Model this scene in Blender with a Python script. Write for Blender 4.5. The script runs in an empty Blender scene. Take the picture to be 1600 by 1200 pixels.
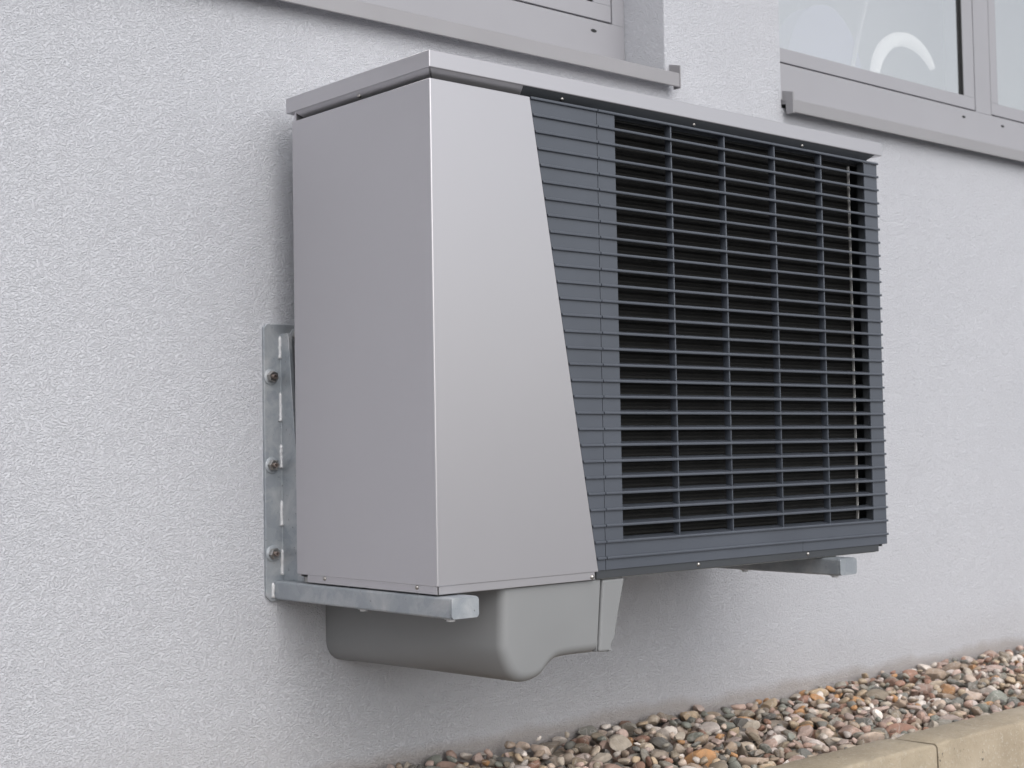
import bpy, bmesh, math, random
import numpy as np
from mathutils import Vector, Matrix

R = math.radians
sc = bpy.context.scene
COL = sc.collection

# ------------------------------------------------------------------ camera
# world frame: x along the wall (to the right), y into the wall, z up; z = 0 is the top of the unit's lid
cam_d = bpy.data.cameras.new("camera")
cam = bpy.data.objects.new("camera", cam_d)
COL.objects.link(cam)
right = Vector((0.7522, -0.6587, -0.0178))
down = Vector((0.0158, 0.0450, -0.9989))
fwd = Vector((0.6587, 0.7511, 0.0443))
right.normalize(); fwd = (fwd - right * fwd.dot(right)).normalized(); up = right.cross(fwd)
M = Matrix((right, up, -fwd)).transposed().to_4x4()
M.translation = Vector((-1.2975, -1.6455, -0.5719))
cam.matrix_world = M
cam_d.sensor_width = 36.0
cam_d.lens = 52.286
cam_d.clip_start = 0.05
cam_d.clip_end = 2000.0
cam_d.dof.use_dof = True
cam_d.dof.focus_distance = 2.25
cam_d.dof.aperture_fstop = 9.0
sc.camera = cam
CAMP = M.translation.copy()

# ------------------------------------------------------------------ sky and sun (overcast)
SUN_EL, SUN_AZ = R(41), R(190)          # azimuth clockwise from +y; 180 = straight out from the wall
w = bpy.data.worlds.new("World"); sc.world = w; w.use_nodes = True
nt = w.node_tree
bg = nt.nodes["Background"]
sky = nt.nodes.new("ShaderNodeTexSky")
sky.sky_type = 'NISHITA'; sky.sun_disc = False
sky.sun_elevation = SUN_EL; sky.sun_rotation = SUN_AZ
sky.altitude = 0; sky.air_density = 1.0; sky.dust_density = 2.5; sky.ozone_density = 1.0
hs = nt.nodes.new("ShaderNodeHueSaturation"); hs.inputs["Saturation"].default_value = 0.26
nt.links.new(sky.outputs[0], hs.inputs["Color"]); nt.links.new(hs.outputs[0], bg.inputs[0])
bg.inputs[1].default_value = 0.105
sd = bpy.data.lights.new("sun", 'SUN'); sd.energy = 0.85; sd.angle = R(80); sd.color = (1.0, 0.99, 0.985)
so = bpy.data.objects.new("sun", sd); COL.objects.link(so)
sdir = Vector((math.sin(SUN_AZ) * math.cos(SUN_EL), math.cos(SUN_AZ) * math.cos(SUN_EL), math.sin(SUN_EL)))
so.rotation_euler = sdir.to_track_quat('Z', 'Y').to_euler()
so.location = sdir * 30
sc.view_settings.view_transform = 'Standard'; sc.view_settings.look = 'None'
sc.view_settings.gamma = 1.0; sc.view_settings.exposure = 0.76
sc.view_settings.use_curve_mapping = False
sc.render.engine = 'CYCLES'
sc.cycles.max_bounces = 7; sc.cycles.diffuse_bounces = 4; sc.cycles.glossy_bounces = 3; sc.cycles.transparent_max_bounces = 6

# ------------------------------------------------------------------ helpers
def tag(o, label=None, cat=None, group=None, kind=None):
    if label: o["label"] = label
    if cat: o["category"] = cat
    if group: o["group"] = group
    if kind: o["kind"] = kind
    return o

def empty(name, loc=(0, 0, 0), parent=None):
    o = bpy.data.objects.new(name, None); COL.objects.link(o); o.location = loc
    o.empty_display_size = 0.05
    if parent: o.parent = parent
    return o

def link(name, me, parent=None):
    o = bpy.data.objects.new(name, me); COL.objects.link(o)
    if parent:
        o.parent = parent
        par = parent
        while par:                       # parents are only translated: keep world coordinates of the mesh
            o.location -= par.location
            par = par.parent
    return o

def mesh(name, bm, mat, parent=None, smooth=False, angle=None):
    bmesh.ops.recalc_face_normals(bm, faces=bm.faces[:])
    me = bpy.data.meshes.new(name); bm.to_mesh(me); bm.free()
    if smooth:
        for p in me.polygons: p.use_smooth = True
    if angle is not None:
        for p in me.polygons: p.use_smooth = True
        me.set_sharp_from_angle(angle=R(angle))
    if mat: me.materials.append(mat)
    return link(name, me, parent)

def bbox(bm, a, b, bev=0.0, seg=2, edges=None):
    x0, y0, z0 = a; x1, y1, z1 = b
    vs = [bm.verts.new(p) for p in ((x0,y0,z0),(x1,y0,z0),(x1,y1,z0),(x0,y1,z0),(x0,y0,z1),(x1,y0,z1),(x1,y1,z1),(x0,y1,z1))]
    fs = [bm.faces.new([vs[i] for i in f]) for f in ((0,3,2,1),(4,5,6,7),(0,1,5,4),(1,2,6,5),(2,3,7,6),(3,0,4,7))]
    if bev > 0:
        es = list({e for f in fs for e in f.edges})
        bmesh.ops.bevel(bm, geom=es, offset=bev, segments=seg, profile=0.5, affect='EDGES')
    return bm

def box(name, a, b, mat, parent=None, bev=0.0, seg=2):
    bm = bmesh.new(); bbox(bm, a, b, bev, seg)
    return mesh(name, bm, mat, parent)

def prism(name, pts, axis, d0, d1, mat, parent=None, bev=0.0, seg=2):
    """polygon pts (2D) extruded along axis ('x','y','z') from d0 to d1"""
    def P(p, d):
        if axis == 'y': return (p[0], d, p[1])
        if axis == 'x': return (d, p[0], p[1])
        return (p[0], p[1], d)
    bm = bmesh.new()
    a = [bm.verts.new(P(p, d0)) for p in pts]; b = [bm.verts.new(P(p, d1)) for p in pts]
    n = len(pts)
    bm.faces.new(a); bm.faces.new(b[::-1])
    for i in range(n): bm.faces.new((a[i], b[i], b[(i+1) % n], a[(i+1) % n]))
    if bev: bmesh.ops.bevel(bm, geom=bm.edges[:], offset=bev, segments=seg, profile=0.5, affect='EDGES')
    return mesh(name, bm, mat, parent)

def lathe_bm(bm, prof, center, axis, n=16):
    """prof: list of (radius, height along axis)"""
    ax = Vector(axis).normalized(); t = ax.orthogonal().normalized(); s = ax.cross(t); c = Vector(center)
    rings = []
    for r, h in prof:
        if r < 1e-6: rings.append([bm.verts.new(c + ax * h)])
        else: rings.append([bm.verts.new(c + ax * h + (t * math.cos(2*math.pi*i/n) + s * math.sin(2*math.pi*i/n)) * r) for i in range(n)])
    for a, b in zip(rings[:-1], rings[1:]):
        for i in range(n):
            j = (i + 1) % n
            f = [a[i % len(a)], a[j % len(a)], b[j % len(b)], b[i % len(b)]]
            f = list(dict.fromkeys(f))
            if len(f) >= 3: bm.faces.new(f)

# ------------------------------------------------------------------ materials
def newmat(name):
    m = bpy.data.materials.new(name); m.use_nodes = True
    return m, m.node_tree, m.node_tree.nodes["Principled BSDF"]

def N(nt, typ, **kw):
    n = nt.nodes.new("ShaderNode" + typ)
    for k, v in kw.items():
        if k in n.inputs: n.inputs[k].default_value = v
        else: setattr(n, k, v)
    return n

def coords(nt):
    return N(nt, "NewGeometry").outputs["Position"]

def ramp(nt, fac, stops, interp='LINEAR'):
    r = N(nt, "ValToRGB"); r.color_ramp.interpolation = interp
    el = r.color_ramp.elements
    while len(el) > 1: el.remove(el[0])
    el[0].position = stops[0][0]; el[0].color = (*stops[0][1], 1)
    for p, c in stops[1:]:
        e = el.new(p); e.color = (*c, 1)
    nt.links.new(fac, r.inputs[0])
    return r.outputs[0]

def mixc(nt, fac, a, b, mode='MIX'):
    m = N(nt, "Mix", data_type='RGBA', blend_type=mode)
    for s, v in ((m.inputs[0], fac), (m.inputs[6], a), (m.inputs[7], b)):
        if hasattr(v, "is_linked"): nt.links.new(v, s)
        else: s.default_value = v if not isinstance(v, tuple) else (*v, 1)
    return m.outputs[2]

def noise(nt, pos, scale, detail=3, rough=0.5, dist=0.0):
    n = N(nt, "TexNoise", Scale=scale, Detail=detail, Roughness=rough, Distortion=dist)
    nt.links.new(pos, n.inputs["Vector"])
    return n.outputs["Fac"]

def bump(nt, bsdf, h, strength, dist):
    b = N(nt, "Bump", Strength=strength, Distance=dist)
    nt.links.new(h, b.inputs["Height"]); nt.links.new(b.outputs[0], bsdf.inputs["Normal"])
    return b

def math_(nt, op, a, b=None, clamp=False):
    m = N(nt, "Math", operation=op, use_clamp=clamp)
    for s, v in ((m.inputs[0], a), (m.inputs[1], b)):
        if v is None: continue
        if hasattr(v, "is_linked"): nt.links.new(v, s)
        else: s.default_value = v
    return m.outputs[0]

def mapr(nt, v, a, b, c, d):
    m = N(nt, "MapRange"); nt.links.new(v, m.inputs[0])
    for i, x in zip((1, 2, 3, 4), (a, b, c, d)): m.inputs[i].default_value = x
    return m.outputs[0]

def mat_paint(name, col, rough, metallic=0.0, spec=0.5, var=0.03, orange=0.02, coat=0.0):
    m, nt, b = newmat(name)
    pos = coords(nt)
    f = noise(nt, pos, 6, 3, 0.55)
    c0 = tuple(c * (1 - var) for c in col); c1 = tuple(min(1, c * (1 + var)) for c in col)
    nt.links.new(ramp(nt, f, [(0.3, c0), (0.7, c1)]), b.inputs["Base Color"])
    nt.links.new(mapr(nt, f, 0.3, 0.7, rough * (1 - var), rough * (1 + var)), b.inputs["Roughness"])
    b.inputs["Metallic"].default_value = metallic
    b.inputs["Specular IOR Level"].default_value = spec
    b.inputs["Coat Weight"].default_value = coat
    bump(nt, b, noise(nt, pos, 700, 2), orange, 0.001)
    return m

M_SILVER = mat_paint("silver_paint", (0.51, 0.498, 0.519), 0.32, metallic=0.74, var=0.006)
M_CHAR = mat_paint("charcoal_plastic", (0.072, 0.081, 0.099), 0.36, var=0.07, orange=0.05)
M_CHARD = mat_paint("charcoal_metal", (0.045, 0.049, 0.055), 0.45, var=0.06)
M_FRAME = mat_paint("window_frame_grey", (0.310, 0.307, 0.328), 0.42, var=0.02)
M_SILL = mat_paint("sill_aluminium", (0.29, 0.283, 0.293), 0.38, metallic=0.2, var=0.03)
M_COVER = mat_paint("cover_plastic", (0.226, 0.230, 0.233), 0.45, var=0.04, orange=0.03)
M_BLACK = mat_paint("black_rubber_and_shade", (0.012, 0.012, 0.013), 0.6)  # also paints the shade in the pipe cover's joint
M_DARK = mat_paint("dark_inside", (0.015, 0.0155, 0.016), 0.7)
M_ALU = mat_paint("bright_aluminium", (0.66, 0.65, 0.63), 0.4)
M_PAN = mat_paint("base_pan", (0.33, 0.33, 0.325), 0.5, metallic=0.3)

def mat_steel():
    m, nt, b = newmat("screw_steel")
    b.inputs["Base Color"].default_value = (0.42, 0.40, 0.38, 1); b.inputs["Metallic"].default_value = 1.0
    b.inputs["Roughness"].default_value = 0.28
    return m
M_STEEL = mat_steel()

def mat_galv():
    m, nt, b = newmat("galvanised_steel")
    pos = coords(nt)
    v = N(nt, "TexVoronoi", Scale=55.0); nt.links.new(pos, v.inputs["Vector"])
    base = ramp(nt, v.outputs["Color"], [(0.1, (0.30, 0.325, 0.355)), (0.9, (0.35, 0.375, 0.40))])
    st = noise(nt, pos, 14, 6, 0.65, 0.6)
    base = mixc(nt, mapr(nt, st, 0.45, 0.72, 0, 0.75), base, (0.56, 0.56, 0.56))
    sp = noise(nt, pos, 160, 3, 0.6)
    base = mixc(nt, mapr(nt, sp, 0.66, 0.74, 0, 0.7), base, (0.14, 0.13, 0.12))
    nt.links.new(base, b.inputs["Base Color"])
    b.inputs["Metallic"].default_value = 0.45
    nt.links.new(mapr(nt, st, 0.3, 0.7, 0.36, 0.6), b.inputs["Roughness"])
    bump(nt, b, noise(nt, pos, 180, 4, 0.6), 0.22, 0.002)
    return m
M_GALV = mat_galv()

def mat_weld():
    m, nt, b = newmat("weld_zinc")
    b.inputs["Base Color"].default_value = (0.62, 0.62, 0.63, 1); b.inputs["Metallic"].default_value = 0.3
    b.inputs["Roughness"].default_value = 0.45
    bump(nt, b, noise(nt, coords(nt), 350, 3), 0.4, 0.002)
    return m
M_WELD = mat_weld()

def mat_wall():
    m, nt, b = newmat("scraped_render")
    pos = coords(nt)
    big = noise(nt, pos, 1.3, 2, 0.55)
    base = ramp(nt, big, [(0.3, (0.528, 0.535, 0.570)), (0.7, (0.562, 0.569, 0.604))])
    # splash dirt along the foot of the wall, with its own ragged edge
    sep = N(nt, "SeparateXYZ"); nt.links.new(pos, sep.inputs[0])
    edge = math_(nt, 'ADD', sep.outputs[2], mapr(nt, noise(nt, pos, 7, 3, 0.65), 0.2, 0.8, -0.014, 0.014))
    d = mapr(nt, edge, -1.099, -1.078, 0.62, 0.0)
    base = mixc(nt, d, base, (0.34, 0.29, 0.26))
    d2 = mapr(nt, edge, -1.06, -0.98, 0.16, 0.0)
    base = mixc(nt, d2, base, (0.40, 0.37, 0.35))
    nt.links.new(base, b.inputs["Base Color"])
    b.inputs["Roughness"].default_value = 0.9
    b.inputs["Specular IOR Level"].default_value = 0.25
    # relief: grain of about 3 mm dragged into short worms, over a gentle unevenness
    mp = N(nt, "Mapping"); mp.inputs["Rotation"].default_value = (0.62, 0.41, 0.53); mp.inputs["Scale"].default_value = (0.85, 1.0, 1.0); nt.links.new(pos, mp.inputs[0])
    n1 = mapr(nt, noise(nt, mp.outputs[0], 390, 2, 0.65, 0.0), 0.30, 0.56, 0, 1)
    n2 = noise(nt, mp.outputs[0], 105, 2, 0.55)
    n3 = noise(nt, pos, 9, 2, 0.5)
    h = math_(nt, 'ADD', math_(nt, 'MULTIPLY', n1, 0.60), math_(nt, 'ADD', math_(nt, 'MULTIPLY', n2, 0.42), math_(nt, 'MULTIPLY', n3, 1.2)))
    bump(nt, b, h, 0.95, 0.0029)
    return m
M_WALL = mat_wall()

def mat_coil():
    m, nt, b = newmat("coil_fins")
    pos = coords(nt)
    wv = N(nt, "TexWave", wave_type='BANDS', bands_direction='Z', Scale=45.0, Distortion=1.5, Detail=3.0)
    wv.inputs["Detail Scale"].default_value = 3.0
    nt.links.new(pos, wv.inputs["Vector"])
    base = ramp(nt, wv.outputs["Fac"], [(0.0, (0.003, 0.003, 0.003)), (1.0, (0.017, 0.0165, 0.0155))])
    sp = noise(nt, pos, 260, 3, 0.7)
    base = mixc(nt, mapr(nt, sp, 0.70, 0.78, 0, 0.5), base, (0.12, 0.12, 0.115))
    nt.links.new(base, b.inputs["Base Color"])
    b.inputs["Roughness"].default_value = 0.55; b.inputs["Specular IOR Level"].default_value = 0.25
    bump(nt, b, wv.outputs["Fac"], 0.4, 0.002)
    return m
M_COIL = mat_coil()

def mat_concrete():
    m, nt, b = newmat("kerb_concrete")
    pos = coords(nt)
    a = noise(nt, pos, 5, 6, 0.6)
    base = ramp(nt, a, [(0.3, (0.30, 0.245, 0.175)), (0.55, (0.39, 0.325, 0.24)), (0.75, (0.46, 0.39, 0.30))])
    g = noise(nt, pos, 150, 4, 0.75)
    base = mixc(nt, mapr(nt, g, 0.55, 0.66, 0, 0.6), base, (0.50, 0.45, 0.38))
    base = mixc(nt, mapr(nt, g, 0.36, 0.28, 0, 0.7), base, (0.09, 0.08, 0.06))
    p = noise(nt, pos, 55, 3, 0.6)
    base = mixc(nt, mapr(nt, p, 0.68, 0.74, 0, 0.85), base, (0.06, 0.055, 0.045))
    moss = noise(nt, pos, 3.1, 5, 0.6)
    base = mixc(nt, mapr(nt, moss, 0.5, 0.68, 0, 0.22), base, (0.25, 0.21, 0.13))
    nt.links.new(base, b.inputs["Base Color"]); b.inputs["Roughness"].default_value = 0.92
    bump(nt, b, math_(nt, 'ADD', math_(nt, 'MULTIPLY', g, 0.4), math_(nt, 'MULTIPLY', p, 0.6)), 0.9, 0.004)
    return m
M_CONC = mat_concrete()

def mat_ground():
    m, nt, b = newmat("worn_paving")
    pos = coords(nt)
    n = noise(nt, pos, 90, 5, 0.7)
    nt.links.new(ramp(nt, n, [(0.35, (0.20, 0.20, 0.205)), (0.65, (0.29, 0.29, 0.295))]), b.inputs["Base Color"])
    b.inputs["Roughness"].default_value = 0.95
    bump(nt, b, n, 0.5, 0.004)
    return m
M_GROUND = mat_ground()

STONES = [(0.50, 0.43, 0.35), (0.33, 0.26, 0.20), (0.25, 0.24, 0.215), (0.60, 0.55, 0.51), (0.43, 0.32, 0.28),
          (0.18, 0.185, 0.175), (0.40, 0.33, 0.25), (0.52, 0.40, 0.36), (0.21, 0.125, 0.095), (0.30, 0.285, 0.25),
          (0.48, 0.38, 0.27), (0.74, 0.69, 0.65), (0.29, 0.245, 0.205), (0.50, 0.45, 0.43), (0.13, 0.13, 0.125),
          (0.45, 0.25, 0.12), (0.38, 0.30, 0.24), (0.32, 0.185, 0.14), (0.43, 0.385, 0.33), (0.25, 0.215, 0.17),
          (0.57, 0.47, 0.40), (0.20, 0.215, 0.195), (0.37, 0.26, 0.22), (0.44, 0.36, 0.33)]

def mat_stone(name, island):
    m, nt, b = newmat(name)
    rnd = N(nt, "NewGeometry").outputs["Random Per Island"] if island else N(nt, "ObjectInfo").outputs["Random"]
    k = len(STONES)
    base = ramp(nt, rnd, [(i / k, c) for i, c in enumerate(STONES)], 'CONSTANT')
    pos = coords(nt)
    j = math_(nt, 'FRACT', math_(nt, 'MULTIPLY', rnd, 137.31))
    base = mixc(nt, 1.0, base, mixc(nt, j, (0.90, 0.87, 0.84), (1.34, 1.29, 1.24)), 'MULTIPLY')
    v = noise(nt, pos, 75, 5, 0.65)
    base = mixc(nt, mapr(nt, v, 0.35, 0.65, 0.38, 0.0), base, (0.17, 0.14, 0.11))
    sp = noise(nt, pos, 420, 3, 0.6)
    base = mixc(nt, mapr(nt, sp, 0.6, 0.7, 0, 0.25), base, (0.62, 0.58, 0.54))
    vein = N(nt, "TexNoise", Scale=32.0, Detail=2.0); nt.links.new(pos, vein.inputs["Vector"])
    vv = math_(nt, 'ABSOLUTE', math_(nt, 'SUBTRACT', vein.outputs["Fac"], 0.5))
    base = mixc(nt, mapr(nt, vv, 0.0, 0.016, 0.35, 0.0), base, (0.66, 0.62, 0.58))
    nt.links.new(base, b.inputs["Base Color"])
    nt.links.new(mapr(nt, j, 0, 1, 0.5, 0.85), b.inputs["Roughness"])
    b.inputs["Specular IOR Level"].default_value = 0.35
    bump(nt, b, math_(nt, 'ADD', v, math_(nt, 'MULTIPLY', sp, 0.3)), 0.35, 0.004)
    return m
M_STONE = mat_stone("pebble_stone", False)
M_STONES = mat_stone("gravel_stone", True)

def mat_glass():
    m, nt, b = newmat("coated_glass")
    out = nt.nodes["Material Output"]
    tr = N(nt, "BsdfTransparent"); tr.inputs[0].default_value = (0.98, 0.98, 0.97, 1)
    gl = N(nt, "BsdfGlossy"); gl.inputs["Roughness"].default_value = 0.015; gl.inputs["Color"].default_value = (0.95, 0.95, 0.95, 1)
    pos = coords(nt)
    bp_ = N(nt, "Bump", Strength=0.25, Distance=0.004); nt.links.new(noise(nt, pos, 3.5, 1), bp_.inputs["Height"])
    nt.links.new(bp_.outputs[0], gl.inputs["Normal"])
    mx = N(nt, "MixShader"); mx.inputs[0].default_value = 0.56
    nt.links.new(tr.outputs[0], mx.inputs[1]); nt.links.new(gl.outputs[0], mx.inputs[2])
    nt.links.new(mx.outputs[0], out.inputs[0]); nt.nodes.remove(b)
    return m
M_GLASS = mat_glass()
M_SHEET = mat_paint("sheet_white", (0.88, 0.88, 0.85), 0.8, var=0.03)
M_LILAC = mat_paint("reflection_lilac", (0.52, 0.50, 0.74), 0.8, var=0.02)
M_WHITE = mat_paint("white_gloss", (0.95, 0.95, 0.94), 0.25)

# ------------------------------------------------------------------ ground
YW = 0.43                                 # plane of the rendered wall
ZK = -1.110                               # top of the kerb
KI, KO = -0.016, -0.118                   # kerb's inner and outer face (y)
bm = bmesh.new()
S_ = 400.0
vs = [bm.verts.new(p) for p in ((-S_, -S_, -1.235), (S_, -S_, -1.235), (S_, YW + 0.1, -1.235), (-S_, YW + 0.1, -1.235))]
bm.faces.new(vs)
tag(mesh("ground", bm, M_GROUND), kind="structure")

# ------------------------------------------------------------------ wall with its two window openings
LX0, LX1 = -1.095, 0.9616
RX0, RX1 = 1.3436, 3.400
WZ0, WZ1 = 0.185, 1.55
YF = 0.545                                # face of the window frames
def build_wall():
    xs = [-7.0, LX0, LX1, RX0, RX1, 9.0]; zs = [-1.30, WZ0, WZ1, 3.2]
    bm = bmesh.new()
    yb = YW + 0.30
    fv = {(i, j): bm.verts.new((x, YW, z)) for i, x in enumerate(xs) for j, z in enumerate(zs)}
    bv = {(i, j): bm.verts.new((x, yb, z)) for i, x in enumerate(xs) for j, z in enumerate(zs)}
    holes = {(1, 1), (3, 1)}
    for i in range(5):
        for j in range(3):
            if (i, j) in holes: continue
            q = ((i, j), (i+1, j), (i+1, j+1), (i, j+1))
            bm.faces.new([fv[k] for k in q]); bm.faces.new([bv[k] for k in q[::-1]])
    rim = []
    for (i, j) in holes:
        q = ((i, j), (i+1, j), (i+1, j+1), (i, j+1))
        for a, b in zip(q, q[1:] + q[:1]):
            f = bm.faces.new((fv[a], fv[b], bv[b], bv[a]))
            rim += [e for e in f.edges if {e.verts[0], e.verts[1]} == {fv[a], fv[b]}]
    per = [(i, 0) for i in range(6)] + [(5, j) for j in range(1, 4)] + [(i, 3) for i in range(4, -1, -1)] + [(0, j) for j in range(2, 0, -1)]
    for a, b in zip(per, per[1:] + per[:1]): bm.faces.new((fv[a], fv[b], bv[b], bv[a]))
    bmesh.ops.bevel(bm, geom=rim, offset=0.007, segments=3, profile=0.5, affect='EDGES')
    o = mesh("house_wall", bm, M_WALL, angle=30)
    tag(o, "pale grey house wall of rough scraped render behind the heat pump", "wall")
build_wall()

# ------------------------------------------------------------------ windows
def window(x0, x1, gz, glz, gl_l, gl_r, label):
    """x0..x1 frame, gz height of the groove, glz lower edge of the glass"""
    w_ = empty("window", ((x0 + x1) / 2, YF, WZ0))
    tag(w_, label, "window")
    zt = WZ1 - 0.002
    xm = (x0 + x1) / 2
    m0, m1 = xm - 0.0385, xm + 0.0385
    jw = 0.0367
    y0, y1 = YF, YF + 0.07
    # fixed frame
    box("frame_rail", (x0 + .001, y0, WZ0 + 0.002), (x1 - .001, y1, gz), M_FRAME, w_, 0.0008, 1)
    box("frame_rail", (x0 + .001, y0, zt - 0.06), (x1 - .001, y1, zt), M_FRAME, w_, 0.0008, 1)
    for a, b in ((x0 + .001, x0 + jw), (x1 - jw, x1 - .001)):
        box("frame_jamb", (a, y0, gz), (b, y1, zt - 0.06), M_FRAME, w_, 0.0008, 1)
    box("mullion", (m0, y0, gz), (m1, y1, zt - 0.06), M_FRAME, w_, 0.0008, 1)
    g = 0.0035
    for a, b in ((x0 + jw, m0), (m1, x1 - jw)):
        s = empty("sash", ((a + b) / 2, YF, gz), w_)
        s.location = ((a + b) / 2 - w_.location.x, 0, gz - w_.location.z)
        a2, b2, c2, d2 = a + g, b - g, gz + g, zt - 0.06 - g
        ga, gb, gc, gd = a2 + 0.036, b2 - 0.052, glz, d2 - 0.045
        ys = y0 + 0.0005
        for q in (((a2, ys, c2), (b2, y1 - .01, gc)), ((a2, ys, gd), (b2, y1 - .01, d2)),
                  ((a2, ys, gc), (ga, y1 - .01, gd)), ((gb, ys, gc), (b2, y1 - .01, gd))):
            box("sash_rail", q[0], q[1], M_FRAME, s, 0.0008, 1)
        bm = bmesh.new()                  # gasket ring round the glass
        t = 0.0022
        for q in (((ga, ys + .002, gc), (gb, ys + .0085, gc + .0004)), ((ga, ys + .002, gd - t), (gb, ys + .0085, gd)),
                  ((ga, ys + .002, gc + .0005), (ga + t, ys + .0085, gd - t)), ((gb - t, ys + .002, gc + .0005), (gb, ys + .0085, gd - t))):
            bbox(bm, *q)
        mesh("gasket", bm, M_BLACK, s)
        box("pane", (ga - .004, ys + .0090, gc - .004), (gb + .004, ys + .0095, gd + .004), M_GLASS, s)
        # dark back of the groove
    box("groove_seal", (x0 + jw - .004, y0 + .010, gz - .004), (x1 - jw + .004, y0 + .012, gz + .004), M_BLACK, w_)
    for xx in (m0, m1, x0 + jw, x1 - jw):
        box("groove_seal", (xx - .004, y0 + .010, gz + .004), (xx + .004, y0 + .012, zt - 0.06), M_BLACK, w_)
    for xx in (x0 + 0.093, xm - 0.101, xm + 0.096, x1 - 0.093):
        bm = bmesh.new()
        vs = [bm.verts.new((xx + 0.0085 * math.cos(t), y0 - 0.0006, gz - 0.0225 + 0.0034 * math.sin(t))) for t in [2*math.pi*i/14 for i in range(14)]]
        f = bm.faces.new(vs)
        r = bmesh.ops.extrude_face_region(bm, geom=[f])
        for v in r['geom']:
            if isinstance(v, bmesh.types.BMVert): v.co.y += 0.002
        mesh("drain_slot", bm, M_BLACK, w_)
    # sill: sloping top, hanging lip, end caps
    sy = 0.4015
    prof = [(sy, 0.169), (sy, 0.198), (YF + 0.005, 0.222), (YF + 0.005, 0.206), (sy + 0.012, 0.190), (sy + 0.004, 0.186), (sy + 0.004, 0.169)]
    sx0, sx1 = x0 - 0.0005, x1 + 0.0135
    sx0 = x0 - 0.0005 if x0 > 0 else x0 - 0.0135
    sill = prism("sill", prof, 'x', sx0 + 0.0015, sx1 - 0.0015, M_SILL, w_, 0.0012, 1)
    cap = [(sy - 0.0012, 0.167), (sy - 0.0012, 0.214), (YW + 0.0, 0.2215), (YW + 0.0, 0.198), (sy + 0.020, 0.196), (sy + 0.017, 0.167)]
    for a, b in ((sx0, sx0 + 0.005), (sx1 - 0.003, sx1)):
        prism("end_cap", cap, 'x', a, b, M_SILL, sill)
    return w_

window(LX0, LX1, 0.3235, 0.362, None, None, "grey framed window cut off above the heat pump's lid, nearer to the camera")
window(RX0, RX1, 0.3315, 0.369, None, None, "grey framed window with two panes at the upper right of the wall")

# room behind the glass
bm = bmesh.new()
bbox(bm, (-1.3, YW + 0.32, -0.1), (3.7, 3.4, 2.2))
bmesh.ops.delete(bm, geom=[f for f in bm.faces if abs(f.calc_center_median().y - (YW + 0.32)) < 1e-4], context='FACES')
room = mesh("room_interior", bm, mat_paint("room_paint", (0.62, 0.62, 0.60), 0.9))
tag(room, kind="structure")
# pale shapes added behind the right-hand window to stand in for its reflections
bm = bmesh.new()
nx = 120
prev = None
for i in range(nx + 1):
    x = 1.36 + (3.39 - 1.36) * i / nx
    y = 0.70 + 0.006 * math.sin(i * 0.55) + 0.004 * math.sin(i * 0.23)
    a = bm.verts.new((x, y, 0.20)); b = bm.verts.new((x, y, 1.53))
    if prev: bm.faces.new((prev[0], a, b, prev[1]))
    prev = (a, b)
r = bmesh.ops.solidify(bm, geom=bm.faces[:], thickness=0.002)
tag(mesh("reflection_sheet", bm, M_SHEET, smooth=True), "pale sheet added behind the right window glass to give its pale reflections", "backing_sheet")

def tube(bm, pts, rads, n=10):
    rings = []
    for k, p in enumerate(pts):
        p = Vector(p); a = Vector(pts[max(0, k-1)]); b = Vector(pts[min(len(pts)-1, k+1)])
        t = (b - a).normalized(); u = t.cross(Vector((0, 1, 0.01))).normalized(); v = t.cross(u)
        rings.append([bm.verts.new(p + (u * math.cos(2*math.pi*i/n) + v * math.sin(2*math.pi*i/n)) * rads[k]) for i in range(n)])
    for a, b in zip(rings[:-1], rings[1:]):
        for i in range(n): bm.faces.new((a[i], a[(i+1) % n], b[(i+1) % n], b[i]))
    bm.faces.new(rings[0][::-1]); bm.faces.new(rings[-1])

# lilac dome, pale streak and glowing arch: reflections in the glass built as shapes
bm = bmesh.new()
pts = []
for i in range(33):
    t = math.pi * i / 32
    pts.append((1.885 - 0.185 * math.cos(t) * (1 if t < math.pi/2 else 0.85), 0.30 + 0.28 * math.sin(t) ** 0.8))
def nearer(p, t=0.96163): return (-1.2975 + (p[0] + 1.2975) * t, -0.5719 + (p[1] + 0.5719) * t)
o = prism("reflection_dome", [nearer(p) for p in pts], 'y', 0.61, 0.66, M_LILAC, None, 0.018, 4)
tag(o, "lilac rounded shape standing in for a reflection in the right window", "reflection_dome")
bm = bmesh.new()
tube(bm, [(q[0], 0.60, q[1]) for q in [nearer((1.945 + 0.16 * (k/12) ** 1.35, 0.30 + 0.45 * k/12)) for k in range(13)]], [0.006] * 13)
tag(mesh("reflection_streak", bm, M_WHITE, smooth=True), "thin pale leaning streak standing in for a reflection in the right window", "reflection_streak")
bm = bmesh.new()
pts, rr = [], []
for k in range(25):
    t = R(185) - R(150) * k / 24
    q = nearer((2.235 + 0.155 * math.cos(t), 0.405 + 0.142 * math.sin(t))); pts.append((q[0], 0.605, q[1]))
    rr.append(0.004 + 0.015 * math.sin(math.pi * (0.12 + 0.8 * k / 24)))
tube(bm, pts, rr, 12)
m_arch, lnt, lb = newmat("arch_glow")
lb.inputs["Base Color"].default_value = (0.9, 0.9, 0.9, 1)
lb.inputs["Emission Color"].default_value = (1.0, 0.99, 0.97, 1); lb.inputs["Emission Strength"].default_value = 0.36  # added emission stands in for a bright reflection in the pane
tag(mesh("glowing_arch", bm, m_arch, smooth=True), "glowing white arch standing in for a reflection in the right window", "reflection_glow")

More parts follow.
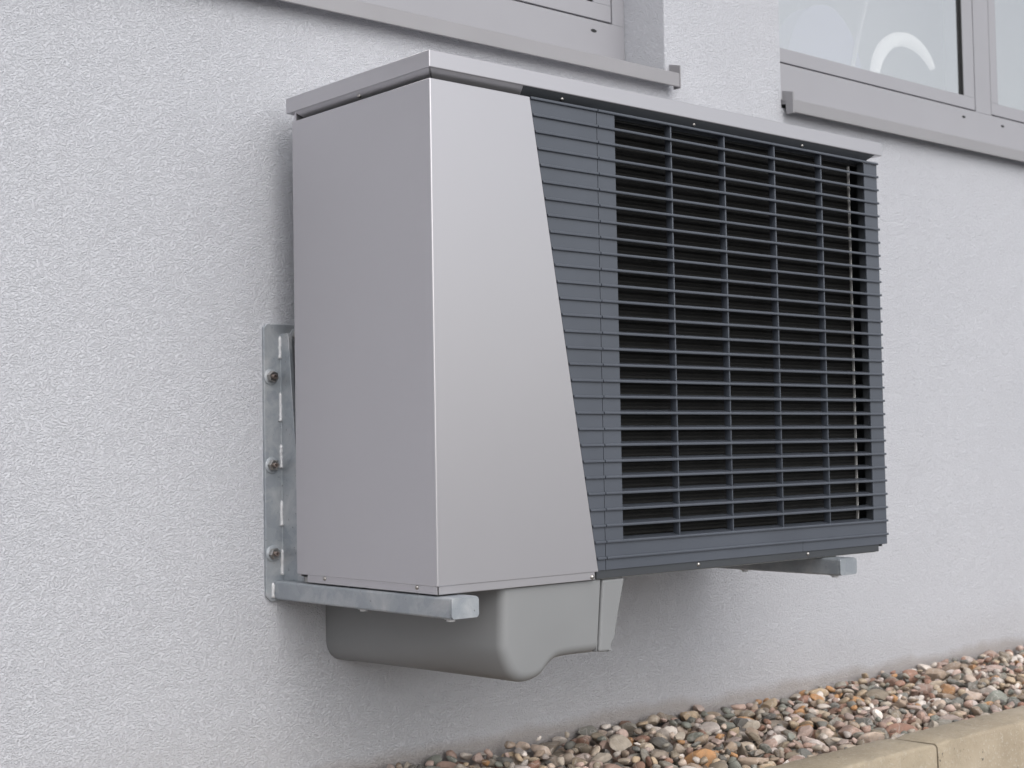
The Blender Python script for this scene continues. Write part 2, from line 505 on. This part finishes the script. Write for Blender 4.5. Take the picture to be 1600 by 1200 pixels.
# ------------------------------------------------------------------ gravel strip and kerb
base = bmesh.new()
bbox(base, (-0.95, KI + 0.001, -1.232), (3.55, YW - 0.0015, -1.160))
gravel_bed = tag(mesh("gravel_bed", base, mat_paint("bed_soil", (0.10, 0.085, 0.07), 0.95)), kind="structure")

def build_gravel():
    rng = random.Random(11); nr = np.random.RandomState(5)
    shapes = []
    for k in range(16):
        for lev in (2, 3):
            bm = bmesh.new(); bmesh.ops.create_icosphere(bm, subdivisions=lev, radius=1.0)
            r2 = random.Random(100 + k)
            # soft planar cuts make river-worn but angular stones
            cuts = []
            for _ in range(r2.randint(8, 15)):
                d = Vector((r2.gauss(0, 1), r2.gauss(0, 1), r2.gauss(0, 1))).normalized()
                cuts.append((d, r2.uniform(0.45, 0.86)))
            ph = [r2.uniform(0, 6.28) for _ in range(6)]
            for v in bm.verts:
                p = v.co.copy()
                for d, h in cuts:
                    s = p.dot(d)
                    if s > h: p -= d * (s - h) * 0.93
                p *= 1 + 0.05 * math.sin(2.3 * p.x + ph[0]) * math.sin(2.1 * p.y + ph[1]) + 0.035 * math.sin(4.7 * p.z + ph[2] + 2 * p.x)
                v.co = p
            me = bpy.data.meshes.new("pebble"); bm.to_mesh(me); bm.free()
            for p in me.polygons: p.use_smooth = True
            me.set_sharp_from_angle(angle=R(28 if lev == 3 else 42))
            shapes.append(me)
    lo = shapes[0::2]; hi = shapes[1::2]
    for me in hi: me.materials.append(M_STONE)
    loV = []
    for me in lo:
        co = np.zeros(len(me.vertices) * 3); me.vertices.foreach_get("co", co)
        fa = np.zeros(len(me.polygons) * 3, int); me.polygons.foreach_get("vertices", fa)
        loV.append((co.reshape(-1, 3), fa.reshape(-1, 3)))
    X0, X1 = -0.9, 3.5; Y0, Y1 = KI + 0.001, YW - 0.002
    cell = 0.0035
    nx, ny = int((X1 - X0) / cell), int((Y1 - Y0) / cell)
    H = np.full((nx, ny), -1.160)
    yy = Y0 + (np.arange(ny) + 0.5) * cell
    xx = X0 + (np.arange(nx) + 0.5) * cell
    def target(x, y):
        f = (y - Y0) / (Y1 - Y0)
        return -1.121 + 0.020 * f + 0.004 * math.sin(3.1 * x + 1.0) + 0.003 * math.sin(7.3 * x + 5 * y)
    stones = []
    for it in range(16000):
        big = it > 9000
        u = rng.random()
        a = 0.0080 + 0.0175 * u ** 1.8 + (0.0180 * rng.random() ** 4)
        ax = (a * rng.uniform(0.95, 1.35), a * rng.uniform(0.75, 1.0), a * rng.uniform(0.48, 0.8))
        x = rng.uniform(X0 + 0.03, X1 - 0.03); y = rng.uniform(Y0 + 0.012, Y1 - 0.012)
        rot = Matrix.Rotation(rng.uniform(0, 6.283), 3, 'Z') @ Matrix.Rotation(rng.gauss(0, 0.42), 3, 'X') @ Matrix.Rotation(rng.gauss(0, 0.42), 3, 'Y')
        Rm = np.array(rot)
        Q = Rm @ np.diag([ax[0] ** 2, ax[1] ** 2, ax[2] ** 2]) @ Rm.T       # ellipsoid covariance
        sx, sy, sz = math.sqrt(Q[0, 0]), math.sqrt(Q[1, 1]), math.sqrt(Q[2, 2])
        Ai = np.linalg.inv(Q)
        best = None
        cxs, cys = x, y
        for tr in range(4):
            px = cxs + (rng.uniform(-.012, .012) if tr else 0); py = cys + (rng.uniform(-.012, .012) if tr else 0)
            py = min(max(py, Y0 + sy * 0.96), Y1 - sy * 0.96)
            px = min(max(px, X0 + 0.03), X1 - 0.03)
            i0 = max(0, int((px - sx - X0) / cell)); i1 = min(nx, int((px + sx - X0) / cell) + 1)
            j0 = max(0, int((py - sy - Y0) / cell)); j1 = min(ny, int((py + sy - Y0) / cell) + 1)
            if i1 - i0 < 1 or j1 - j0 < 1: continue
            dx = xx[i0:i1, None] - px; dy = yy[None, j0:j1] - py
            # solve Ai22 z^2 + 2 b z + c = 0
            bq = Ai[0, 2] * dx + Ai[1, 2] * dy
            cq = Ai[0, 0] * dx ** 2 + 2 * Ai[0, 1] * dx * dy + Ai[1, 1] * dy ** 2 - 1
            disc = bq ** 2 - Ai[2, 2] * cq
            ok = disc > 0
            if not ok.any(): continue
            sq = np.sqrt(np.where(ok, disc, 0))
            zb = (-bq - sq) / Ai[2, 2]; ztp = (-bq + sq) / Ai[2, 2]
            sub = H[i0:i1, j0:j1]
            need = np.where(ok, sub - zb, -9)
            z = np.percentile(need[ok], 93)            # lets a stone settle a little between its neighbours
            if best is None or z < best[0]: best = (z, px, py, i0, i1, j0, j1, ok, ztp)
        if best is None: continue
        z, px, py, i0, i1, j0, j1, ok, ztp = best
        if z + sz * 0.55 > target(px, py) + (0.006 if rng.random() < 0.06 else 0): continue
        sub = H[i0:i1, j0:j1]
        H[i0:i1, j0:j1] = np.where(ok, np.maximum(sub, z + ztp * 0.94), sub)
        stones.append((px, py, z, ax, rot, sz))
    # those that show largest from the camera and lie on top become parts of their own
    inv = M.inverted(); fpx = 52.286 / 36 * 1600
    score = []
    for k, (x, y, z, ax, rot, sz) in enumerate(stones):
        i, j = min(nx-1, int((x - X0) / cell)), min(ny-1, int((y - Y0) / cell))
        c = inv @ Vector((x, y, z))
        u, v = fpx * c.x / -c.z, fpx * c.y / -c.z
        vis = abs(u) < 800 and abs(v) < 600 and (H[max(0, i-1):i+2, max(0, j-1):j+2].mean() - (z + sz)) < 0.0035
        score.append(((ax[0] * ax[1]) ** 0.5 * fpx / -c.z if vis else -1, k))
    score.sort(reverse=True)
    top = {k for s, k in score[:300] if s > 0}
    V, F, off = [], [], 0
    for k, (x, y, z, ax, rot, sz) in enumerate(stones):
        sh = rng.randrange(16)
        if k in top:
            o = bpy.data.objects.new("pebble", hi[sh]); COL.objects.link(o); o.parent = gravel_bed
            o.matrix_local = Matrix.Translation((x, y, z)) @ rot.to_4x4() @ Matrix.Diagonal((*ax, 1)) @ Matrix.Rotation(rng.choice((0, math.pi)), 4, 'Z')
        else:
            co, fa = loV[sh]
            V.append((co * np.array(ax)) @ np.array(rot).T + np.array((x, y, z))); F.append(fa + off); off += len(co)
    V = np.concatenate(V); F = np.concatenate(F)
    me = bpy.data.meshes.new("loose_gravel")
    me.vertices.add(len(V)); me.vertices.foreach_set("co", V.ravel())
    me.loops.add(F.size); me.loops.foreach_set("vertex_index", F.ravel().astype(np.int32))
    me.polygons.add(len(F)); me.polygons.foreach_set("loop_start", np.arange(0, F.size, 3, dtype=np.int32))
    me.update(calc_edges=True); me.validate()
    for p in me.polygons: p.use_smooth = True
    me.materials.append(M_STONES)
    o = bpy.data.objects.new("loose_gravel", me); COL.objects.link(o); o.parent = gravel_bed; o["kind"] = "stuff"
    print("stones", len(stones), "tris", len(F))
build_gravel()

kerb = tag(box("kerb", (-2.5, KO + 0.012, -1.30), (4.6, KI - 0.012, ZK - 0.06), M_CONC), kind="structure")
def kerb_stone(x0, x1, seed):
    rg = random.Random(seed)
    prof = []
    y0, y1, z0, z1 = KO, KI, -1.29, ZK
    prof = [(y0, z0), (y0, z1 - 0.006), (y0 + 0.0018, z1 - 0.0018), (y0 + 0.006, z1), (y1 - 0.010, z1 - 0.001), (y1 - 0.003, z1 - 0.004), (y1, z1 - 0.012), (y1, z0)]
    n = 70
    bm = bmesh.new(); rings = []
    for k in range(n + 1):
        x = x0 + (x1 - x0) * k / n
        e = min(k, n - k)
        dr = 0.004 if e == 0 else (0.0012 if e == 1 else 0)
        ring = []
        for (y, z) in prof:
            jy = rg.gauss(0, 0.0007); jz = rg.gauss(0, 0.0007)
            if z > z1 - 0.03:
                ring.append(bm.verts.new((x, y + jy + (dr if y < (y0+y1)/2 else -dr), z + jz - dr)))
            else: ring.append(bm.verts.new((x, y, z)))
        rings.append(ring)
    m_ = len(prof)
    for a, b in zip(rings[:-1], rings[1:]):
        for i in range(m_): bm.faces.new((a[i], a[(i+1) % m_], b[(i+1) % m_], b[i]))
    bm.faces.new(rings[0][::-1]); bm.faces.new(rings[-1])
    return mesh("kerb_stone", bm, M_CONC, kerb, angle=50)
for k in range(-3, 4):
    kerb_stone(1.045 + k * 1.0 + 0.003, 1.045 + (k + 1) * 1.0 - 0.003, 40 + k)

# ------------------------------------------------------------------ wall brackets
def bracket(dx, label):
    br = tag(empty("wall_bracket", (dx + 0.025, YW, -0.80)), label, "bracket", "brackets carrying the heat pump")
    yp0 = YW - 0.006
    a, b, zt, zb, c = dx - 0.015, dx + 0.065, -0.3605, -0.8095, 0.010
    prism("plate", [(a + c, zb), (b - c, zb), (b, zb + c), (b, zt - c), (b - c, zt), (a + c * .6, zt), (a, zt - c * .6), (a, zb + c)], 'y', yp0, YW + 0.002, M_GALV, br, 0.0008, 1)
    # hollow beam with rounded edges and a welded end cap
    def rr(x0, x1, z0, z1, r, n=5):
        out = []
        for cx_, cz_, t0 in ((x1 - r, z1 - r, 0), (x0 + r, z1 - r, 90), (x0 + r, z0 + r, 180), (x1 - r, z0 + r, 270)):
            for k in range(n + 1):
                t = R(t0 + 90 * k / n); out.append((cx_ + r * math.cos(t), cz_ + r * math.sin(t)))
        return out
    beam = prism("beam", rr(dx, dx + 0.050, -0.8058, -0.7757, 0.0038), 'y', -0.0270, yp0, M_GALV, br)
    prism("end_cap", rr(dx + .0006, dx + 0.0494, -0.8052, -0.7763, 0.0042), 'y', -0.0310, -0.0275, M_GALV, beam, 0.0006, 1)
    # gusset
    prism("gusset", [(yp0, -0.376), (0.4045, -0.376), (0.4005, -0.384), (0.363, -0.7757), (yp0, -0.7757)], 'x', dx + 0.0165, dx + 0.0235, M_GALV, br, 0.0006, 1)
    # weld beads, left side of the gusset
    def bead(z0, z1, xx=dx + 0.0155):
        bm = bmesh.new(); rg = random.Random(int(z0 * 1e4))
        n = max(6, int((z1 - z0) / 0.0035)); rings = []
        for k in range(n + 1):
            z = z0 + (z1 - z0) * k / n
            s = 0.0034 * (0.75 + 0.3 * rg.random()) * (1.35 if k == 0 else (0.4 if k == n else 1))
            xj = xx + rg.gauss(0, 0.0004)
            rings.append([bm.verts.new((xj + s * math.cos(t), yp0 - 0.0003 + s * 0.9 * math.sin(t), z)) for t in [2*math.pi*i/10 for i in range(10)]])
        for a_, b_ in zip(rings[:-1], rings[1:]):
            for i in range(10): bm.faces.new((a_[i], a_[(i+1) % 10], b_[(i+1) % 10], b_[i]))
        bm.faces.new(rings[0][::-1]); bm.faces.new(rings[-1])
        mesh("weld_bead", bm, M_WELD, br, smooth=True)
    for z0, z1 in ((-0.4165, -0.380), (-0.5185, -0.472), (-0.595, -0.556), (-0.688, -0.647), (-0.7675, -0.726)): bead(z0, z1)
    bead(-0.803, -0.779, dx - 0.003)
    box("weld_seam", (dx + 0.0150, yp0 - 0.0016, -0.772), (dx + 0.0172, yp0 + 0.0005, -0.377), M_GALV, br, 0.0007, 1)
    # anchors: washer, hex nut and stud
    def anchor(x, z):
        an = empty("anchor", (x, yp0, z), br); an.location = Vector((x, yp0, z)) - br.location
        bm = bmesh.new(); lathe_bm(bm, [(0, 0), (0.0132, 0), (0.0132, 0.0018), (0.0122, 0.0024), (0, 0.0024)], (x, yp0, z), (0, -1, 0), 24)
        mesh("washer", bm, M_GALV, an, angle=35)
        bm = bmesh.new(); lathe_bm(bm, [(0, 0.0024), (0.0096, 0.0024), (0.0096, 0.0095), (0.0084, 0.0110), (0.0044, 0.0108), (0.0044, 0.0092), (0, 0.0092)], (x, yp0, z), (0, -1, 0), 6)
        bmesh.ops.rotate(bm, verts=bm.verts[:], cent=(x, yp0, z), matrix=Matrix.Rotation(x * 40 + z * 9, 3, 'Y'))
        mesh("nut", bm, M_STEEL, an)
        bm = bmesh.new(); lathe_bm(bm, [(0, 0.009), (0.0042, 0.009), (0.0042, 0.0138), (0.0036, 0.0145), (0.0020, 0.0145), (0.0020, 0.011), (0, 0.011)], (x, yp0, z), (0, -1, 0), 14)
        mesh("stud", bm, M_RUST, an, angle=35)
    for z in (-0.4466, -0.5897, -0.7321): anchor(dx - 0.0025, z)
    anchor(dx + 0.0475, -0.3785); anchor(dx + 0.0475, -0.52); anchor(dx + 0.0475, -0.66)
    # bolts of the rubber mounts hanging under the beam
    for y in (0.2026, -0.0060):
        bm = bmesh.new(); lathe_bm(bm, [(0, 0), (0.0095, 0), (0.0095, 0.002), (0.0062, 0.002), (0.0062, 0.0052), (0, 0.0052)], (dx + 0.0185, y, -0.8056), (0, 0, -1), 12)
        mesh("bolt", bm, M_WELD, br, angle=35)
    for y in (0.2026, 0.030):
        box("rubber_pad", (dx + 0.006, y - 0.02, -0.7756), (dx + 0.044, y + 0.02, -0.7747), M_BLACK, br)
    return br
M_RUST = mat_paint("rusty_steel", (0.20, 0.165, 0.15), 0.5, metallic=0.7, var=0.3)
bracket(0.0, "galvanised bracket with visible wall plate and anchors at the unit's left end")
bracket(0.886, "galvanised bracket whose square beam end sticks out below the dark grille")

# ------------------------------------------------------------------ pipe cover under the unit
def pipe_cover():
    pc = tag(empty("pipe_cover", (0.2, YW, -0.90)), "grey moulded plastic pipe cover with rounded belly under the heat pump", "pipe cover")
    def smooth(pts, it=3):
        for _ in range(it):
            q = [pts[0]]
            for a, b in zip(pts[:-1], pts[1:]):
                q += [(0.75*a[0]+0.25*b[0], 0.75*a[1]+0.25*b[1]), (0.25*a[0]+0.75*b[0], 0.25*a[1]+0.75*b[1])]
            pts = q + [pts[-1]]
        return pts
    def resample(pts, n):
        p = np.array(pts); d = np.r_[0, np.cumsum(np.hypot(*np.diff(p, axis=0).T))]
        t = np.linspace(0, d[-1], n)
        return np.c_[np.interp(t, d, p[:, 0]), np.interp(t, d, p[:, 1])]
    ztop = -0.7752
    xs_ = 0.3185                                     # seam between the belly and the tapered end
    front = smooth([(0.127, ztop), (0.124, -0.845), (0.124, -0.872), (0.148, -0.9155), (0.200, -0.9155), (0.226, -0.8905), (0.246, -0.8850), (xs_, -0.8865)])
    back = smooth([(0.104, ztop), (0.102, -0.835), (0.102, -0.918), (0.190, -0.918), (0.215, -0.911), (0.235, -0.892), (0.255, -0.888), (xs_ + 0.01, -0.888)])
    n = 72
    A, Bk = resample(front, n), resample(back, n)
    yf = 0.008; rad = 0.016
    bm = bmesh.new(); rings = []
    def inset(P, d):
        c = np.gradient(P, axis=0); c /= np.linalg.norm(c, axis=1)[:, None] + 1e-12
        nrm = np.c_[-c[:, 1], c[:, 0]]                # inward for this direction of travel (down the left side)
        Q = P + nrm * d
        Q[:, 1] = np.minimum(Q[:, 1], ztop); Q[0, 1] = ztop; Q[:, 0] = np.minimum(Q[:, 0], xs_)
        Q[-1, 0] = xs_
        return Q
    secs = []
    for k in range(7):
        t = R(90 * (1 - k / 6.0))
        secs.append((yf + rad * (1 - math.cos(t)) if False else yf + rad * (1 - math.cos(R(90 * k / 6.0))) if False else yf + rad * (1 - math.sin(R(90 * k / 6.0))), inset(A, rad * (1 - math.cos(R(90 * k / 6.0)))) ))
    secs = sorted(secs, key=lambda s: s[0])
    L = YW - 0.0005
    for k in range(1, 13):
        f = k / 12
        y = yf + rad + (L - yf - rad) * f
        secs.append((y, A * (1 - f) + Bk * f))
    for y, P in secs: rings.append([bm.verts.new((p[0], y, p[1])) for p in P] + [bm.verts.new((P[-1][0], y, ztop))])
    n += 1
    for a, b in zip(rings[:-1], rings[1:]):
        for i in range(n - 1): bm.faces.new((a[i], b[i], b[i+1], a[i+1]))
        bm.faces.new((a[-1], b[-1], b[0], a[0]))
    bm.faces.new(rings[0])
    bmesh.ops.remove_doubles(bm, verts=bm.verts[:], dist=2e-5)
    mesh("belly", bm, M_COVER, pc, angle=35)
    # tapered right-hand part, 2.5 mm behind a shadow joint
    x0 = xs_ + 0.0046
    pr2 = [(x0 + 0.0105, ztop), (x0 - 0.001, -0.886), (x0 + 0.020, -0.8875), (0.345, -0.884), (0.3515, -0.878), (0.3545, -0.868), (0.383, ztop)]
    prism("tapered_end", pr2, 'y', 0.0085, L, M_COVER, pc, 0.004, 3)
    # slanting lip of the belly towards the joint
    prism("joint_lip", [(xs_ - 0.002, ztop - 0.0002), (xs_ + 0.0095, ztop - 0.0002), (xs_ - 0.0012, -0.8855), (xs_ - 0.002, -0.8855)], 'y', 0.0088, L - 0.001, M_COVER, pc)
    prism("joint_shade", [(xs_ + 0.004, ztop - 0.0006), (x0 + 0.018, ztop - 0.0006), (x0 + 0.006, -0.883), (xs_ - 0.006, -0.883)], 'y', 0.0135, L - 0.003, M_BLACK, pc)  # near-black strip paints in the shade deep inside the joint
pipe_cover()

# ------------------------------------------------------------------ the heat pump
hp = tag(empty("heat_pump", (0.547, 0.18, -0.7745)), "silver wall mounted heat pump with slanted panel and charcoal louvre grille", "heat pump")
W_, D_ = 1.0942, 0.3745
ZT, ZB = -0.0408, -0.7618
SL0, SL1 = (0.1917, -0.0411), (0.3158, -0.7583)
def slx(z): return SL0[0] + (SL1[0] - SL0[0]) * (z - SL0[1]) / (SL1[1] - SL0[1])

lid = box("lid", (0, 0, -0.0252), (W_, D_, 0), M_SILVER, hp, 0.0014, 3)

# folded sheet: left flank and slanted front in one piece
def casing():
    r, t, yb = 0.0022, 0.003, 0.3562
    def sec(xe):
        out = [(0, yb)]
        for k in range(7):
            a = R(180 + 90 * k / 6); out.append((r + r * math.cos(a), r + r * math.sin(a)))
        out += [(xe - 0.0008, 0), (xe, 0.0008), (xe, 0.010), (xe - t, 0.010), (xe - t, t), (t, t), (t, yb)]
        return out
    bm = bmesh.new(); rings = []
    for z, ins in ((ZB, 0.0012), (ZB + 0.0003, 0.0004), (ZB + 0.0012, 0), (ZT - 0.0012, 0), (ZT - 0.0003, 0.0004), (ZT, 0.0012)):
        s = sec(slx(z))
        ring = []
        for i, (x, y) in enumerate(s):
            if i <= 9:                     # outer skin pulls in at the folded top and bottom edges
                if i == 0: x += ins
                elif i <= 7: x += ins * max(0, math.cos(R(90 * (i-1) / 6))); y += ins * max(0, math.sin(R(90 * (i-1) / 6)))
                else: y += ins
            ring.append(bm.verts.new((x, y, z)))
        rings.append(ring)
    m_ = len(rings[0])
    for a, b in zip(rings[:-1], rings[1:]):
        for i in range(m_): bm.faces.new((a[i], a[(i+1) % m_], b[(i+1) % m_], b[i]))
    bm.faces.new(rings[0][::-1]); bm.faces.new(rings[-1])
    return mesh("casing_panel", bm, M_SILVER, hp)
casing()

# folded lips that slope in under the lid down to the top of the panels
RI, RZ0, RZ1 = 0.021, -0.0254, -0.0445
def lip(name, pts, off, mat):
    bm = bmesh.new()
    a = [bm.verts.new(p) for p in pts]; b = [bm.verts.new(Vector(p) + Vector(off)) for p in pts]
    bm.faces.new(a); bm.faces.new(b[::-1])
    for i in range(4): bm.faces.new((a[i], b[i], b[(i+1) % 4], a[(i+1) % 4]))
    return mesh(name, bm, mat, hp)
lip("lid_lip", [(0.0012, 0.0034, RZ0), (0.0012, 0.352, RZ0), (RI, 0.330, RZ1), (RI, RI + 0.0028, RZ1)], (0.002, 0, 0.0), M_SILVER)
lip("lid_lip", [(0.0036, 0.0012, RZ0), (0.1800, 0.0012, RZ0), (0.1860, RI, RZ1), (RI + 0.0030, RI, RZ1)], (0, 0.002, 0.0), M_SILVER)
lip("lid_lip", [(0.1806, 0.0010, RZ0), (1.0720, 0.0010, RZ0), (1.0480, RI - 0.001, RZ1), (0.1866, RI - 0.001, RZ1)], (0, 0.002, 0.0), M_CHARD)
def lip_z(z): return 0.0012 + (RI - 0.0012) * (z - RZ0) / (RZ1 - RZ0)
box("lid_core", (0.024, 0.024, -0.0445), (1.046, 0.330, -0.0256), M_DARK, hp)
box("light_stop", (1.0475, 0.0215, -0.0446), (1.0733, 0.0598, -0.0432), M_DARK, hp)  # unseen strips added to stop light leaking in under the lid
box("light_stop", (0.190, 0.0215, -0.0478), (1.0734, 0.0298, -0.0447), M_DARK, hp)
# flange along the lower edge
def flange(name, a, b, mat): return box(name, a, b, mat, hp, 0.0006, 1)
flange("lower_flange", (0.0016, 0.0035, -0.7733), (0.0036, 0.3300, ZB + 0.004), M_SILVER)
flange("lower_flange", (0.0042, 0.0014, -0.7733), (0.3095, 0.0034, ZB + 0.004), M_SILVER)
flange("lower_flange", (0.3165, 0.0050, -0.7733), (1.0552, 0.0070, -0.756), M_CHARD)
box("flange_gap", (0.3090, 0.006, -0.7733), (0.3170, 0.008, -0.756), M_BLACK, hp)
box("flange_gap", (0.003, 0.005, -0.7733), (0.007, 0.007, -0.765), M_BLACK, hp)
box("base_pan", (0.008, 0.0090, -0.7746), (1.050, 0.3480, -0.766), M_PAN, hp)
# chassis: back, right flank, roof of the inner box
box("back_panel", (0.004, 0.3505, -0.765), (1.076, 0.3560, -0.0255), M_SILVER, hp)
box("right_panel", (1.0735, 0.012, -0.765), (1.0765, 0.3503, -0.0415), M_CHARD, hp)
box("inner_wall", (0.0135, 0.060, -0.765), (1.0730, 0.064, -0.026), M_DARK, hp)
box("heat_exchanger", (0.350, 0.0300, -0.750), (1.0230, 0.0590, -0.030), M_COIL, hp)
box("exchanger_end_plate", (1.0240, 0.0270, -0.745), (1.0262, 0.0450, -0.046), M_ALU, hp)

def screw(p, axis, r=0.0036):
    bm = bmesh.new()
    prof = [(r, 0)] + [(r * math.cos(t), r * 0.75 * math.sin(t)) for t in (0.35, 0.7, 1.05, 1.3)] + [(r * 0.18, r * 0.75), (r * 0.16, r * 0.45), (0, r * 0.45)]
    lathe_bm(bm, prof, p, axis, 12)
    bmesh.ops.recalc_face_normals(bm, faces=bm.faces[:])
    mesh("screw", bm, M_STEEL, hp, angle=40)
screw((lip_z(-0.0315), 0.182, -0.0315), (-0.7, 0, -0.7))
for x in (0.266, 0.569, 0.860): screw((x, lip_z(-0.0325), -0.0325), (0, -0.7, -0.7), 0.0034)
for y in (0.2822, 0.0492): screw((0.0016, y, -0.7652), (-1, 0, 0))
screw((0.3035, 0.0014, -0.7690), (0, -1, 0), 0.0040)
for x in (0.5514, 0.8416): screw((x, 0.0050, -0.7655), (0, -1, 0))

# louvre grille: a dark frame that carries tiles, ribs, slats and fins
P_, ZR = 0.025, -0.0418
GX, OX0, OX1, GX1 = 0.3352, 0.3750, 1.0390, 1.0795
bmg = bmesh.new()
yt = 0.0030                                 # face of the flat tiles; ribs stand out to y = 0
bbox(bmg, (OX0 - 0.003, yt + 0.004, ZR - 27 * P_), (OX0, 0.019, ZR))
bbox(bmg, (OX1, yt + 0.004, ZR - 27 * P_), (OX1 + 0.003, 0.019, ZR))
bbox(bmg, (OX0, yt + 0.004, ZR - 0.001), (OX1, 0.019, ZR + 0.0005))
vs = [bmg.verts.new(p) for p in ((slx(ZR) + .0008, yt + 0.0035, ZR), (OX0 - .003, yt + 0.0035, ZR), (OX0 - .003, yt + 0.0035, -0.7595), (slx(-0.7595) + .0008, yt + 0.0035, -0.7595))]
bmg.faces.new(vs)
bbox(bmg, (1.0768, yt + 0.0035, -0.7595), (1.0792, 0.060, ZR))
grille = mesh("grille", bmg, M_CHARD, hp)
rt = 0.0041                                 # rib thickness
def tile(poly): return prism("tile", poly, 'y', yt, yt + 0.003, M_CHAR, grille, 0.0003, 1)
for k in range(29):
    zt_ = ZR - k * P_ - rt * 0.5 + 0.0001; zb_ = ZR - (k + 1) * P_ + rt * 0.5 - 0.0001
    if k == 28: zb_ = -0.7604
    g = 0.0020
    tile([(slx(zt_) + g + .0008, zt_), (GX - 0.0006, zt_), (GX - 0.0006, zb_), (slx(zb_) + g + .0008, zb_)])
    if k < 27:
        tile([(GX + 0.0006, zt_), (OX0, zt_), (OX0, zb_), (GX + 0.0006, zb_)])
        tile([(OX1, zt_), (GX1, zt_), (GX1, zb_), (OX1, zb_)])
    elif k == 27:
        tile([(GX + 0.0006, zt_), (GX1, zt_), (GX1, zb_), (GX + 0.0006, zb_)])
    else:
        tile([(GX + 0.0006, zt_), (0.8252, zt_), (0.8252, zb_), (GX + 0.0006, zb_)])
        tile([(0.8258, zt_), (GX1, zt_), (GX1, zb_), (0.8258, zb_)])
# ribs on the slanted side, and full-width slats
NOSE = [(0.0006 - 0.0014 * max(0.0, math.cos(t)) ** 0.5, rt/2 * math.sin(t)) for t in [R(-90 + 22.5 * i) for i in range(9)]]
slat_me = None
for k in range(29):
    z = ZR - k * P_
    xl = slx(z) + 0.0022
    prism("rib", [(xl, z + rt/2), (GX - 0.0008, z + rt/2), (GX - 0.0008, z - rt/2), (xl + 0.0004, z - rt/2)], 'y', -0.0008, yt + 0.0034, M_CHAR, grille, 0.0010, 2)
    full = k in (0, 27, 28)
    key = "rib_long" if full else "slat"
    if full or slat_me is None:
        y1 = yt + 0.0034 if k == 28 else 0.020
        rise = 0.0045
        if k == 28: prof = NOSE + [(y1, rt/2), (y1, -rt/2)]
        else: prof = NOSE + [(0.003, rt/2 + 0.0002), (y1, rise + 0.0012), (y1, rise - 0.0006), (0.003, -rt/2 + 0.0001)]
        bm = bmesh.new()
        xa, xb = GX + 0.0008, 1.0799
        a = [bm.verts.new((xa, p[0], p[1])) for p in prof]; b = [bm.verts.new((xb, p[0], p[1])) for p in prof]
        bm.faces.new(a); bm.faces.new(b[::-1])
        for i in range(len(prof)): bm.faces.new((a[i], b[i], b[(i+1) % len(prof)], a[(i+1) % len(prof)]))
        o = mesh("slat", bm, M_CHAR, grille, angle=40); o.location.z += z
        if not full: slat_me = o.data
    else:
        o = link("slat", slat_me, grille); o.location.z += z
fin_me = None
for i, x in enumerate((0.5063, 0.6397, 0.7738, 0.9076)):
    if fin_me is None:
        bm = bmesh.new()
        bbox(bm, (-0.0014, 0.0032, ZR - 27 * P_ + 0.0005), (0.0014, 0.0165, ZR), 0.0005, 2)
        o = mesh("fin", bm, M_CHAR, grille, angle=40); fin_me = o.data
    else: o = link("fin", fin_me, grille)
    o.location.x += x
